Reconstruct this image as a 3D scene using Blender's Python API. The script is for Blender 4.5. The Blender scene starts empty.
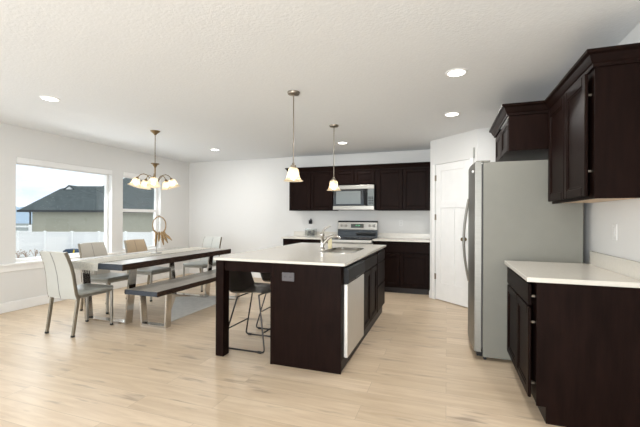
import bpy, bmesh, math, random
from mathutils import Vector, Matrix
random.seed(7)
PI = math.pi
S = bpy.context.scene
COL = S.collection

# ------------------------------------------------------------------ camera
TH = 0.336
cam_d = bpy.data.cameras.new('camera'); cam = bpy.data.objects.new('camera', cam_d); COL.objects.link(cam)
cam_d.sensor_width = 36; cam_d.lens = 362.869 / 640 * 36
cam_d.shift_y = (217.035 - 213.5) / 640
cam_d.clip_start = 0.05; cam_d.clip_end = 500
cam.matrix_world = Matrix.Translation((0, 0, 1.304)) @ Matrix.Rotation(TH, 4, 'Z') @ Matrix.Rotation(PI / 2, 4, 'X') @ Matrix.Rotation(0.004, 4, 'Z')
S.camera = cam

# ------------------------------------------------------------------ exposure, world
S.view_settings.view_transform = 'Standard'
S.view_settings.look = 'None'
S.view_settings.gamma = 1.0
S.view_settings.use_curve_mapping = False
S.view_settings.exposure = 0.10

W = bpy.data.worlds.new('sky'); S.world = W; W.use_nodes = True
nt = W.node_tree; nt.nodes.clear()
wo = nt.nodes.new('ShaderNodeOutputWorld'); bg = nt.nodes.new('ShaderNodeBackground')
tc = nt.nodes.new('ShaderNodeTexCoord'); sep = nt.nodes.new('ShaderNodeSeparateXYZ')
ramp = nt.nodes.new('ShaderNodeValToRGB'); noi = nt.nodes.new('ShaderNodeTexNoise')
mp = nt.nodes.new('ShaderNodeMapping'); mp.inputs['Scale'].default_value = (2, 2, 9)
mixc = nt.nodes.new('ShaderNodeMix'); mixc.data_type = 'RGBA'
cr = nt.nodes.new('ShaderNodeValToRGB')
nt.links.new(tc.outputs['Generated'], sep.inputs[0]); nt.links.new(sep.outputs['Z'], ramp.inputs[0])
ramp.color_ramp.elements[0].position = 0.0; ramp.color_ramp.elements[0].color = (0.66, 0.80, 0.95, 1)
ramp.color_ramp.elements[1].position = 0.35; ramp.color_ramp.elements[1].color = (0.80, 0.87, 0.97, 1)
nt.links.new(tc.outputs['Generated'], mp.inputs[0]); nt.links.new(mp.outputs[0], noi.inputs['Vector'])
noi.inputs['Scale'].default_value = 2.5; noi.inputs['Detail'].default_value = 4
nt.links.new(noi.outputs['Fac'], cr.inputs[0]); cr.color_ramp.elements[0].position = 0.35; cr.color_ramp.elements[1].position = 0.6
nt.links.new(cr.outputs[0], mixc.inputs[0]); nt.links.new(ramp.outputs[0], mixc.inputs[6]); mixc.inputs[7].default_value = (0.93, 0.95, 0.98, 1)
nt.links.new(mixc.outputs[2], bg.inputs[0]); bg.inputs[1].default_value = 1.38
nt.links.new(bg.outputs[0], wo.inputs[0])

def area(name, loc, rot, sx, sy, power, col=(1, 1, 1), spread=PI):
    l = bpy.data.lights.new(name, 'AREA'); l.shape = 'RECTANGLE'; l.size = sx; l.size_y = sy
    l.energy = power; l.color = col; l.spread = spread
    o = bpy.data.objects.new(name, l); COL.objects.link(o); o.location = loc; o.rotation_euler = rot
    return o
# rear and left fill lamps added at unseen openings; daylight of the two dining windows
area('added_fill_rear', (-1.1, -3.38, 1.2), (math.radians(118), 0, 0), 3.2, 2.0, 290, (0.965, 0.985, 1.0))
area('added_fill_left', (-5.56, 0.2, 1.1), (0, math.radians(-112), 0), 2.0, 3.2, 28, (0.91, 0.96, 1.0))
area('daylight_window', (-5.80, 4.1, 1.45), (0, math.radians(-62), 0), 1.3, 1.5, 26, (0.93, 0.97, 1.0))
area('daylight_window', (-5.80, 5.55, 1.45), (0, math.radians(-62), 0), 1.3, 0.8, 8, (0.93, 0.97, 1.0))

sl = bpy.data.lights.new('sun', 'SUN'); sl.energy = 1.6; sl.angle = 0.5; sl.color = (1, .98, .95)
so = bpy.data.objects.new('sun', sl); COL.objects.link(so); so.rotation_euler = Vector((1, .1, .9)).to_track_quat('Z', 'Y').to_euler()
# ------------------------------------------------------------------ materials
def mat(name, col=(0.8, 0.8, 0.8), rough=0.5, metal=0.0, bump=0, bscale=50, var=0, vscale=8, stretch=(1, 1, 1), coat=0, emit=None, estr=0, spec=0.5):
    m = bpy.data.materials.new(name); m.use_nodes = True
    n = m.node_tree; b = n.nodes['Principled BSDF']
    b.inputs['Base Color'].default_value = (*col, 1); b.inputs['Roughness'].default_value = rough
    b.inputs['Metallic'].default_value = metal; b.inputs['Coat Weight'].default_value = coat
    b.inputs['Specular IOR Level'].default_value = spec
    if emit: b.inputs['Emission Color'].default_value = (*emit, 1); b.inputs['Emission Strength'].default_value = estr
    t = n.nodes.new('ShaderNodeTexCoord'); mpn = n.nodes.new('ShaderNodeMapping'); mpn.inputs['Scale'].default_value = stretch
    n.links.new(t.outputs['Object'], mpn.inputs[0])
    nz = n.nodes.new('ShaderNodeTexNoise'); nz.inputs['Scale'].default_value = vscale; nz.inputs['Detail'].default_value = 5
    n.links.new(mpn.outputs[0], nz.inputs['Vector'])
    r = n.nodes.new('ShaderNodeValToRGB')
    r.color_ramp.elements[0].position = 0.3; r.color_ramp.elements[1].position = 0.7
    v = var if var else 0.02
    r.color_ramp.elements[0].color = (*[max(0, c * (1 - v)) for c in col], 1)
    r.color_ramp.elements[1].color = (*[min(1, c * (1 + v)) for c in col], 1)
    n.links.new(nz.outputs['Fac'], r.inputs[0]); n.links.new(r.outputs[0], b.inputs['Base Color'])
    if bump:
        nb = n.nodes.new('ShaderNodeTexNoise'); nb.inputs['Scale'].default_value = bscale; nb.inputs['Detail'].default_value = 3
        n.links.new(mpn.outputs[0], nb.inputs['Vector'])
        bp = n.nodes.new('ShaderNodeBump'); bp.inputs['Strength'].default_value = bump; bp.inputs['Distance'].default_value = 0.01
        n.links.new(nb.outputs['Fac'], bp.inputs['Height']); n.links.new(bp.outputs[0], b.inputs['Normal'])
    return m

M = {}
M['wall'] = mat('wall_paint', (0.70, 0.695, 0.68), 0.85, bump=0.05, bscale=90, var=0.004)
M['white'] = mat('white_trim', (0.82, 0.815, 0.80), 0.45)
M['door'] = mat('door_paint', (0.80, 0.795, 0.78), 0.4)
M['ceiling'] = mat('ceiling_texture', (0.76, 0.775, 0.785), 0.9, bump=0.22, bscale=50, var=0.012, vscale=30)
M['espresso'] = mat('espresso_wood', (0.0100, 0.0047, 0.0036), 0.42, var=0.3, vscale=6, stretch=(6, 6, 0.7), spec=0.05)
M['espresso_dark'] = mat('toe_wood', (0.010, 0.0045, 0.0035), 0.5)
M['birch'] = mat('birch_underside', (0.62, 0.46, 0.31), 0.5, var=0.12, vscale=8, stretch=(1, 8, 1))
M['quartz'] = mat('cream_quartz', (0.66, 0.625, 0.56), 0.2, var=0.03, vscale=40)
M['steel'] = mat('brushed_steel', (0.36, 0.345, 0.315), 0.34, metal=0.95, var=0.05, vscale=8, stretch=(1, 1, 20))
M['steel_door'] = mat('dark_brushed_steel', (0.25, 0.245, 0.225), 0.42, metal=0.8, var=0.05, vscale=8, stretch=(1, 1, 20))
M['steel_light'] = mat('light_steel', (0.66, 0.64, 0.60), 0.38, metal=0.7, var=0.04, vscale=8, stretch=(20, 20, 1))
M['fridge_side'] = mat('grey_fridge_enamel', (0.20, 0.196, 0.168), 0.5, metal=0.1, bump=0.05, bscale=220)
M['dark_gasket'] = mat('dark_gasket', (0.05, 0.05, 0.048), 0.6)
M['chrome'] = mat('chrome', (0.60, 0.575, 0.54), 0.14, metal=1.0)
M['black'] = mat('black_plastic', (0.012, 0.012, 0.013), 0.5, spec=0.2)
M['black_glass'] = mat('black_glass', (0.02, 0.022, 0.024), 0.05, coat=0.5)
M['glass_tint'] = mat('oven_glass', (0.16, 0.18, 0.18), 0.08, coat=0.7)
M['nickel'] = mat('brushed_nickel', (0.30, 0.26, 0.21), 0.35, metal=1.0)
M['brass'] = mat('antique_brass', (0.20, 0.145, 0.08), 0.3, metal=1.0)
M['leather_white'] = mat('pale_leather', (0.47, 0.47, 0.435), 0.5, bump=0.06, bscale=150)
M['leather_beige'] = mat('beige_leather', (0.50, 0.465, 0.41), 0.5, bump=0.06, bscale=150)
M['leather_tan'] = mat('tan_leather', (0.47, 0.36, 0.24), 0.5, bump=0.06, bscale=150)
M['leather_grey'] = mat('grey_leather_seat', (0.30, 0.31, 0.29), 0.35, bump=0.05, bscale=150)
M['bronze'] = mat('bronze_leg', (0.25, 0.22, 0.17), 0.35, metal=0.6)
M['legmetal'] = mat('grey_leg_metal', (0.42, 0.42, 0.40), 0.28, metal=0.9)
M['rubber'] = mat('black_rubber', (0.012, 0.012, 0.012), 0.6)
M['stool_leather'] = mat('dark_brown_leather', (0.085, 0.07, 0.06), 0.3, bump=0.05, bscale=120, var=0.25, vscale=6)
M['wire'] = mat('dark_wire', (0.045, 0.04, 0.038), 0.4, metal=0.85)
M['slab_top'] = mat('grey_slab_wood', (0.34, 0.32, 0.29), 0.3, var=0.25, vscale=5, stretch=(9, 0.8, 9), bump=0.1, bscale=14)
M['slab_edge'] = mat('dark_bark_edge', (0.035, 0.02, 0.013), 0.7, spec=0.15, var=0.6, vscale=14, stretch=(1, 1, 6), bump=0.8, bscale=26)
M['slab_end'] = mat('blue_grey_end_grain', (0.04, 0.048, 0.062), 0.5, spec=0.3, var=0.25, vscale=20, stretch=(1, 1, 5))
M['cloth'] = mat('cream_linen', (0.88, 0.85, 0.77), 0.9, bump=0.05, bscale=160, var=0.12, vscale=70)
M['fringe'] = mat('dark_fringe', (0.12, 0.10, 0.09), 0.9)
M['gold'] = mat('aged_gold_wood', (0.27, 0.17, 0.075), 0.45, metal=0.3, var=0.3, vscale=30)
M['rug'] = mat('pale_grey_rug', (0.74, 0.74, 0.72), 0.75, bump=0.4, bscale=120, var=0.08, vscale=12)
M['rug_edge'] = mat('white_rug_binding', (0.75, 0.75, 0.72), 0.6)
M['plate'] = mat('white_plastic', (0.74, 0.735, 0.72), 0.4)
M['plate_grey'] = mat('grey_outlet_plate', (0.085, 0.078, 0.085), 0.5)
M['slot'] = mat('outlet_slot', (0.02, 0.02, 0.02), 0.5)
M['soap'] = mat('pale_yellow_soap', (0.78, 0.70, 0.45), 0.2)
M['vinyl'] = mat('white_vinyl', (0.86, 0.87, 0.87), 0.5)
M['stucco'] = mat('beige_stucco', (0.42, 0.415, 0.34), 0.95, bump=0.3, bscale=12, var=0.03, vscale=3)
M['shingle'] = mat('slate_shingles', (0.055, 0.072, 0.075), 0.85, var=0.4, vscale=3, stretch=(1, 1, 6), bump=0.3, bscale=8)
M['fascia'] = mat('dark_fascia', (0.035, 0.04, 0.045), 0.6)
M['ground'] = mat('dry_ground', (0.42, 0.40, 0.36), 0.95, var=0.2, vscale=1.5)
M['field'] = mat('distant_field', (0.20, 0.23, 0.22), 0.95, var=0.2, vscale=0.1)
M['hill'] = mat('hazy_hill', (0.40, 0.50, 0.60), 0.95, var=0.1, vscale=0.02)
M['weed'] = mat('dry_weed', (0.42, 0.33, 0.27), 0.9)
M['bluebox'] = mat('dark_blue_plastic', (0.025, 0.055, 0.10), 0.5)
M['yellow'] = mat('yellow_strap', (0.75, 0.55, 0.05), 0.5)
M['knob'] = mat('pale_knob', (0.4, 0.38, 0.35), 0.35, metal=0.5)
M['lamp_glow'] = mat('lamp_lens', (1, 1, 1), 0.5, emit=(1.0, 0.96, 0.9), estr=6)
M['bulb'] = mat('warm_bulb', (1, 0.9, 0.7), 0.4, emit=(1.0, 0.90, 0.72), estr=14)
M['display'] = mat('range_display', (0.02, 0.03, 0.02), 0.3)
M['digits'] = mat('green_digits', (0.1, 0.5, 0.2), 0.4, emit=(0.15, 0.9, 0.35), estr=0.5)

def glass_mat(name, alpha=0.06):
    m = bpy.data.materials.new(name); m.use_nodes = True; n = m.node_tree; n.nodes.clear()
    o = n.nodes.new('ShaderNodeOutputMaterial'); t = n.nodes.new('ShaderNodeBsdfTransparent'); g = n.nodes.new('ShaderNodeBsdfGlossy')
    g.inputs['Roughness'].default_value = 0.02; mx = n.nodes.new('ShaderNodeMixShader'); mx.inputs[0].default_value = alpha
    t.inputs[0].default_value = (0.97, 0.985, 0.98, 1)
    n.links.new(t.outputs[0], mx.inputs[1]); n.links.new(g.outputs[0], mx.inputs[2]); n.links.new(mx.outputs[0], o.inputs[0]); return m
M['pane'] = glass_mat('window_glass', 0.04)
M['clear_glass'] = glass_mat('clear_glass', 0.25)
def shade_mat():
    m = bpy.data.materials.new('frosted_alabaster_glass'); m.use_nodes = True; n = m.node_tree; n.nodes.clear()
    o = n.nodes.new('ShaderNodeOutputMaterial')
    tr = n.nodes.new('ShaderNodeBsdfTranslucent'); tr.inputs[0].default_value = (0.95, 0.86, 0.70, 1)
    p = n.nodes.new('ShaderNodeBsdfPrincipled'); p.inputs['Base Color'].default_value = (0.86, 0.77, 0.62, 1); p.inputs['Roughness'].default_value = 0.25
    p.inputs['Emission Color'].default_value = (1, 0.84, 0.64, 1); p.inputs['Emission Strength'].default_value = 0.12
    tp = n.nodes.new('ShaderNodeBsdfTransparent'); tp.inputs[0].default_value = (1, 0.93, 0.82, 1)
    a = n.nodes.new('ShaderNodeMixShader'); a.inputs[0].default_value = 0.45
    b = n.nodes.new('ShaderNodeMixShader'); b.inputs[0].default_value = 0.22
    n.links.new(p.outputs[0], a.inputs[1]); n.links.new(tr.outputs[0], a.inputs[2])
    n.links.new(a.outputs[0], b.inputs[1]); n.links.new(tp.outputs[0], b.inputs[2]); n.links.new(b.outputs[0], o.inputs[0]); return m
M['shade'] = shade_mat()

def floor_mat():
    m = bpy.data.materials.new('pale_oak_planks'); m.use_nodes = True; n = m.node_tree; L = n.links.new
    b = n.nodes['Principled BSDF']; b.inputs['Roughness'].default_value = 0.38; b.inputs['Specular IOR Level'].default_value = 0.4
    t = n.nodes.new('ShaderNodeTexCoord')
    br = n.nodes.new('ShaderNodeTexBrick'); br.offset = 0.37; br.inputs['Scale'].default_value = 1.0
    br.inputs['Brick Width'].default_value = 1.5; br.inputs['Row Height'].default_value = 0.19; br.inputs['Mortar Size'].default_value = 0.0016
    br.inputs['Mortar Smooth'].default_value = 0.4; br.inputs['Bias'].default_value = 0
    br.inputs['Color1'].default_value = (0, 0, 0, 1); br.inputs['Color2'].default_value = (1, 1, 1, 1); br.inputs['Mortar'].default_value = (0.5, 0.5, 0.5, 1)
    L(t.outputs['Object'], br.inputs['Vector'])
    # grain, shifted per plank
    cmb = n.nodes.new('ShaderNodeVectorMath'); cmb.operation = 'MULTIPLY_ADD'
    cmb.inputs[1].default_value = (37, 19, 5); L(br.outputs['Color'], cmb.inputs[0]); L(t.outputs['Object'], cmb.inputs[2])
    mp1 = n.nodes.new('ShaderNodeMapping'); mp1.inputs['Scale'].default_value = (0.9, 9, 1); L(cmb.outputs[0], mp1.inputs[0])
    g = n.nodes.new('ShaderNodeTexNoise'); g.inputs['Scale'].default_value = 2.2; g.inputs['Detail'].default_value = 7; g.inputs['Roughness'].default_value = 0.6; g.inputs['Distortion'].default_value = 0.6
    L(mp1.outputs[0], g.inputs['Vector'])
    r = n.nodes.new('ShaderNodeValToRGB'); e = r.color_ramp.elements
    e[0].position = 0.30; e[0].color = (0.60, 0.46, 0.325, 1); e[1].position = 0.62; e[1].color = (0.72, 0.585, 0.435, 1)
    L(g.outputs['Fac'], r.inputs[0])
    # plank tint
    tint = n.nodes.new('ShaderNodeMix'); tint.data_type = 'RGBA'; tint.blend_type = 'MULTIPLY'; tint.inputs[0].default_value = 1
    r2 = n.nodes.new('ShaderNodeValToRGB'); r2.color_ramp.elements[0].color = (0.86, 0.84, 0.80, 1); r2.color_ramp.elements[1].color = (1.0, 1.0, 1.0, 1)
    L(br.outputs['Color'], r2.inputs[0]); L(r.outputs[0], tint.inputs[6]); L(r2.outputs[0], tint.inputs[7])
    # knots and streaks
    mp2 = n.nodes.new('ShaderNodeMapping'); mp2.inputs['Scale'].default_value = (1.6, 8.5, 1); L(cmb.outputs[0], mp2.inputs[0])
    k = n.nodes.new('ShaderNodeTexNoise'); k.inputs['Scale'].default_value = 1.5; k.inputs['Detail'].default_value = 3; L(mp2.outputs[0], k.inputs['Vector'])
    rk = n.nodes.new('ShaderNodeValToRGB'); rk.color_ramp.elements[0].position = 0.60; rk.color_ramp.elements[0].color = (0, 0, 0, 1)
    rk.color_ramp.elements[1].position = 0.74; rk.color_ramp.elements[1].color = (1, 1, 1, 1); L(k.outputs['Fac'], rk.inputs[0])
    mk = n.nodes.new('ShaderNodeMix'); mk.data_type = 'RGBA'; L(rk.outputs[0], mk.inputs[0]); L(tint.outputs[2], mk.inputs[6]); mk.inputs[7].default_value = (0.38, 0.29, 0.21, 1)
    # joints
    mj = n.nodes.new('ShaderNodeMix'); mj.data_type = 'RGBA'
    ms = n.nodes.new('ShaderNodeMath'); ms.operation = 'MULTIPLY'; ms.inputs[1].default_value = 0.6; L(br.outputs['Fac'], ms.inputs[0])
    L(ms.outputs[0], mj.inputs[0]); L(mk.outputs[2], mj.inputs[6]); mj.inputs[7].default_value = (0.30, 0.22, 0.15, 1)
    L(mj.outputs[2], b.inputs['Base Color'])
    bp = n.nodes.new('ShaderNodeBump'); bp.inputs['Strength'].default_value = 0.12; bp.inputs['Distance'].default_value = 0.004
    L(g.outputs['Fac'], bp.inputs['Height']); L(bp.outputs[0], b.inputs['Normal'])
    return m
M['floor'] = floor_mat()

# ------------------------------------------------------------------ helpers
def B(): return bmesh.new()
def box(bm, x0, x1, y0, y1, z0, z1, bev=0.0, seg=1):
    r = bmesh.ops.create_cube(bm, size=1); vs = r['verts']
    for v in vs:
        v.co = Vector(((x0 + x1) / 2 + v.co.x * (x1 - x0), (y0 + y1) / 2 + v.co.y * (y1 - y0), (z0 + z1) / 2 + v.co.z * (z1 - z0)))
    if bev:
        es = list({e for v in vs for e in v.link_edges})
        bmesh.ops.bevel(bm, geom=es, offset=bev, segments=seg, affect='EDGES', profile=0.5)
    return bm
def cyl(bm, p0, p1, r0, r1=None, seg=16, cap=True):
    p0, p1 = Vector(p0), Vector(p1); d = p1 - p0
    q = Vector((0, 0, 1)).rotation_difference(d.normalized()).to_matrix().to_4x4()
    bmesh.ops.create_cone(bm, cap_ends=cap, segments=seg, radius1=r0, radius2=r0 if r1 is None else r1, depth=d.length,
                          matrix=Matrix.Translation((p0 + p1) / 2) @ q)
    return bm
def ball(bm, c, r, sc=(1, 1, 1), seg=14):
    bmesh.ops.create_uvsphere(bm, u_segments=seg, v_segments=seg // 2 + 2, radius=r, matrix=Matrix.Translation(c) @ Matrix.Diagonal((*sc, 1)))
    return bm
def lathe(bm, prof, c=(0, 0, 0), seg=28, flute=0, nf=8):
    c = Vector(c); rings = []
    for i, (r, z) in enumerate(prof):
        rings.append([bm.verts.new(c + Vector(((r * (1 + flute * (i / len(prof)) * math.cos(nf * 2 * PI * k / seg))) * math.cos(2 * PI * k / seg),
                      (r * (1 + flute * (i / len(prof)) * math.cos(nf * 2 * PI * k / seg))) * math.sin(2 * PI * k / seg), z))) for k in range(seg)])
    for a, b in zip(rings, rings[1:]):
        for k in range(seg): bm.faces.new((a[k], a[(k + 1) % seg], b[(k + 1) % seg], b[k]))
    return bm
def tube(bm, pts, r, seg=8, closed=False, rad=None, flat=None):
    P = [Vector(p) for p in pts]; n = len(P); rings = []; up = None
    for i in range(n):
        a = P[(i - 1) % n] if (closed or i > 0) else P[i]; b = P[(i + 1) % n] if (closed or i < n - 1) else P[i]
        t = (b - a).normalized()
        if up is None: up = Vector((0, 0, 1)) if abs(t.z) < 0.9 else Vector((1, 0, 0))
        s = t.cross(up).normalized(); up = s.cross(t).normalized()
        rr = rad[i] if rad else r
        rings.append([bm.verts.new(P[i] + (s * math.cos(2 * PI * k / seg) + up * math.sin(2 * PI * k / seg) * (flat or 1)) * rr) for k in range(seg)])
    m = n if closed else n - 1
    for i in range(m):
        a, b = rings[i], rings[(i + 1) % n]
        for k in range(seg): bm.faces.new((a[k], a[(k + 1) % seg], b[(k + 1) % seg], b[k]))
    if not closed:
        bm.faces.new(list(reversed(rings[0]))); bm.faces.new(rings[-1])
    return bm
def prism(bm, poly, axis, a0, a1):
    """extrude a 2-D polygon along an axis: 'x' -> poly is (y,z), 'y' -> (x,z), 'z' -> (x,y)"""
    def P(p, a): return {'x': (a, p[0], p[1]), 'y': (p[0], a, p[1]), 'z': (p[0], p[1], a)}[axis]
    A = [bm.verts.new(P(p, a0)) for p in poly]; C = [bm.verts.new(P(p, a1)) for p in poly]; n = len(poly)
    bm.faces.new(A); bm.faces.new(list(reversed(C)))
    for i in range(n): bm.faces.new((A[i], A[(i + 1) % n], C[(i + 1) % n], C[i]))
    return bm
def fillet(pts, r=0.03, n=5):
    P = [Vector(p) for p in pts]; out = [P[0]]
    for a, b, c in zip(P, P[1:], P[2:]):
        ra = min(r, (a - b).length / 2.1, (c - b).length / 2.1)
        p0 = b + (a - b).normalized() * ra; p1 = b + (c - b).normalized() * ra
        for i in range(n + 1):
            t = i / n; out.append(p0 * (1 - t) ** 2 + b * 2 * t * (1 - t) + p1 * t * t)
    out.append(P[-1]); return out
def obj(name, bm, m, parent=None, smooth=False, T=None, label=None):
    if T is not None: bmesh.ops.transform(bm, matrix=T, verts=bm.verts)
    bmesh.ops.recalc_face_normals(bm, faces=bm.faces)
    me = bpy.data.meshes.new(name); bm.to_mesh(me); bm.free()
    me.materials.append(M[m] if isinstance(m, str) else m)
    if smooth:
        for p in me.polygons: p.use_smooth = True
        me.set_sharp_from_angle(angle=math.radians(40))
    o = bpy.data.objects.new(name, me); COL.objects.link(o)
    if parent: o.parent = parent
    if label: o['label'] = label
    return o
def tag(o, label, cat, group=None, kind=None):
    if label: o['label'] = label
    if cat: o['category'] = cat
    if group: o['group'] = group
    if kind: o['kind'] = kind
    return o
def thing(name, label, cat, loc=(0, 0, 0), rz=0, group=None):
    o = bpy.data.objects.new(name, None); COL.objects.link(o); o.location = loc; o.rotation_euler = (0, 0, rz)
    o.empty_display_size = 0.1
    return tag(o, label, cat, group)
def struct(name, bm, m, parent=None, smooth=False):
    o = obj(name, bm, m, parent, smooth)
    if parent is None: o['kind'] = 'structure'
    return o
def dup(root, loc, rz=None, label=None, swap=None):
    r = root.copy(); COL.objects.link(r); r.location = loc
    if rz is not None: r.rotation_euler = (0, 0, rz)
    if label: r['label'] = label
    for ch in list(root.children):
        c = ch.copy(); COL.objects.link(c); c.parent = r
        if swap and ch.name.split('.')[0] in swap:
            c.data = ch.data.copy(); c.data.materials[0] = M[swap[ch.name.split('.')[0]]]
        for g in ch.children:
            d = g.copy(); COL.objects.link(d); d.parent = c
    return r
def frame_T(origin, nrm):
    """local x = along the face (seen from the front, left to right), y = out of the face, z = up"""
    nrm = Vector(nrm).normalized(); up = Vector((0, 0, 1)); x = nrm.cross(up) * -1
    m = Matrix((( x.x, nrm.x, 0, origin[0]), (x.y, nrm.y, 0, origin[1]), (0, 0, 1, origin[2]), (0, 0, 0, 1)))
    return m
def shaker(bm, x0, x1, z0, z1, th=0.02, rail=0.055):
    """recessed-panel front, back at y=0, in the local face frame"""
    bevel = 0.005
    box(bm, x0, x0 + rail, 0, th, z0, z1, bevel); box(bm, x1 - rail, x1, 0, th, z0, z1, bevel)
    box(bm, x0 + rail, x1 - rail, 0, th, z0, z0 + rail, bevel); box(bm, x0 + rail, x1 - rail, 0, th, z1 - rail, z1, bevel)
    box(bm, x0 + rail - .001, x1 - rail + .001, 0, th * 0.42, z0 + rail - .001, z1 - rail + .001)
    i = 0.012   # inner bead
    for (a, b, c, d) in ((x0 + rail, x0 + rail + i, z0 + rail, z1 - rail), (x1 - rail - i, x1 - rail, z0 + rail, z1 - rail),
                         (x0 + rail + i, x1 - rail - i, z0 + rail, z0 + rail + i), (x0 + rail + i, x1 - rail - i, z1 - rail - i, z1 - rail)):
        box(bm, a, b, 0, th * 0.72, c, d, 0.002)
    return bm
def front(name, T, x0, x1, z0, z1, parent, rail=0.055):
    return obj(name, shaker(B(), x0, x1, z0, z1, 0.02, rail), 'espresso', parent, T=T)
def slab(name, T, x0, x1, z0, z1, parent):
    return obj(name, box(B(), x0, x1, 0, 0.02, z0, z1, 0.003), 'espresso', parent, T=T)

# ------------------------------------------------------------------ the room
XL, XR, YB, YR, C = -5.609, 1.147, 6.90, -3.5, 2.543
struct('floor', box(B(), XL - .14, XR + .12, YR - .12, YB + .12, -0.2, 0), 'floor')
struct('ceiling', box(B(), XL - .14, XR + .12, YR - .12, YB + .12, C, C + .15), 'ceiling')
struct('wall_back', box(B(), XL, XR + .12, YB, YB + .12, 0, C), 'wall')
struct('wall_right', box(B(), XR, XR + .12, YR, YB, 0, C), 'wall')
W1 = (3.34, 4.86, 0.655, 2.12); W2 = (5.09, 6.02, 0.655, 2.12)
bm = B()
for (a, b, c, d) in ((YR, -1.4, 0, C), (-1.4, 1.8, 2.2, C), (1.8, W1[0], 0, C), (W1[1], W2[0], 0, C), (W2[1], YB, 0, C)): box(bm, XL - .14, XL, a, b, c, d)
for w in (W1, W2): box(bm, XL - .14, XL, w[0], w[1], 0, w[2]); box(bm, XL - .14, XL, w[0], w[1], w[3], C)
struct('wall_left', bm, 'wall')
bm = B()   # unseen wall behind the viewer, its wide glazed opening added for light
box(bm, XL, -5.2, YR - .12, YR, 0, C); box(bm, 0.6, XR, YR - .12, YR, 0, C); box(bm, -5.2, 0.6, YR - .12, YR, 2.36, C)
struct('wall_rear', bm, 'wall')
d0 = bpy.data.objects.new('window_3', None); COL.objects.link(d0); d0['kind'] = 'structure'  # unseen rear glazing, added to bring light into the room
bm = B()
for x in (-5.2, -3.3, -1.35, 0.55): box(bm, x, x + .05, YR - .1, YR - .03, 0, 2.36)
box(bm, -5.15, .55, YR - .1, YR - .03, 0, .05); box(bm, -5.15, .55, YR - .1, YR - .03, 2.31, 2.36)
obj('window_frame', bm, 'white', d0)
obj('glass_pane', box(B(), -5.15, .55, YR - .07, YR - .064, .05, 2.31), 'pane', d0)
d0 = bpy.data.objects.new('window_4', None); COL.objects.link(d0); d0['kind'] = 'structure'  # unseen window added in the left wall for more side light
bm = B()
for y in (-1.4, .175, 1.75): box(bm, XL - .1, XL - .04, y, y + .05, 0, 2.2)
box(bm, XL - .1, XL - .04, -1.35, 1.75, 0, .05); box(bm, XL - .1, XL - .04, -1.35, 1.75, 2.15, 2.2)
obj('window_frame', bm, 'white', d0)
obj('glass_pane', box(B(), XL - .07, XL - .064, -1.35, 1.75, .05, 2.15), 'pane', d0)
# pantry: side wall, diagonal wall with the door, wall behind the fridge
PA = Vector((-0.254, 6.156)); PB = Vector((0.399, 5.503)); PT = 0.10
struct('wall_pantry_side', box(B(), PA.x, PA.x + PT, PA.y, YB, 0, C), 'wall')
struct('wall_pantry_front', box(B(), PB.x, XR, PB.y, PB.y + PT, 0, C), 'wall')
TD = Matrix.Translation((PA.x, PA.y, 0)) @ Matrix.Rotation(-PI / 4, 4, 'Z')   # local x along wall, -y faces the kitchen
DL = (PB - PA).length; dx0, dx1, dz = 0.115, 0.805, 2.14
bm = B(); box(bm, 0, dx0, 0, PT, 0, C); box(bm, dx1, DL, 0, PT, 0, C); box(bm, dx0, dx1, 0, PT, dz + .005, C)
bmesh.ops.transform(bm, matrix=TD, verts=bm.verts); struct('wall_pantry_diagonal', bm, 'wall')
door = bpy.data.objects.new('door_1', None); COL.objects.link(door); door['kind'] = 'structure'
door['label'] = 'white three-panel pantry door in the angled wall beside the fridge'
bm = B(); a, b, t = dx0 + .006, dx1 - .006, 0.035
z0, z1 = 0.012, dz
xs = (a, a + .105, (a + b) / 2 - .045, (a + b) / 2 + .045, b - .105, b)
box(bm, xs[0], xs[1], .004, .004 + t, z0, z1, .002); box(bm, xs[4], xs[5], .004, .004 + t, z0, z1, .002)
box(bm, xs[1], xs[4], .004, .004 + t, z0, .285, .002); box(bm, xs[1], xs[4], .004, .004 + t, 1.455, 1.56, .002); box(bm, xs[1], xs[4], .004, .004 + t, 2.03, z1, .002)
box(bm, xs[2], xs[3], .004, .004 + t, .285, 1.455, .002); box(bm, xs[1], xs[4], .016, t - .004, .28, 2.04)
obj('door_panel', bm, 'door', door, T=TD)
for z in (0.37, 1.31, 1.93):
    bm = B(); cyl(bm, (dx0 + .002, -.008, z - .045), (dx0 + .002, -.008, z + .045), .007, seg=10); box(bm, dx0 - .004, dx0 + .02, -.002, .006, z - .045, z + .045)
    obj('hinge', bm, 'nickel', door, T=TD, label='grey metal hinge')
bm = B(); kx = b - .085; cyl(bm, (kx, .004, .99), (kx, -.012, .99), .028, seg=20); cyl(bm, (kx, -.012, .99), (kx, -.04, .99), .011); ball(bm, (kx, -.055, .99), .027, (1, .8, 1))
obj('door_knob', bm, 'brass', door, True, T=TD, label='round brass knob')
bm = B(); cw = .058
box(bm, dx0 - cw, dx0 - .002, -.014, .0, 0, dz + .01, .003); box(bm, dx1 + .002, dx1 + cw, -.014, 0, 0, dz + .01, .003)
o = obj('trim_1', bm, 'white', None, T=TD); o['kind'] = 'structure'
bm = B(); box(bm, .865, .885, -.018, 0, 2.14, 2.29, .003); box(bm, .869, .881, -.022, -.018, 2.15, 2.28)
o = obj('wall_bracket', bm, 'legmetal', None, T=TD); tag(o, 'small narrow grey bracket high on the white wall above the pantry door corner', 'bracket')
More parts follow.
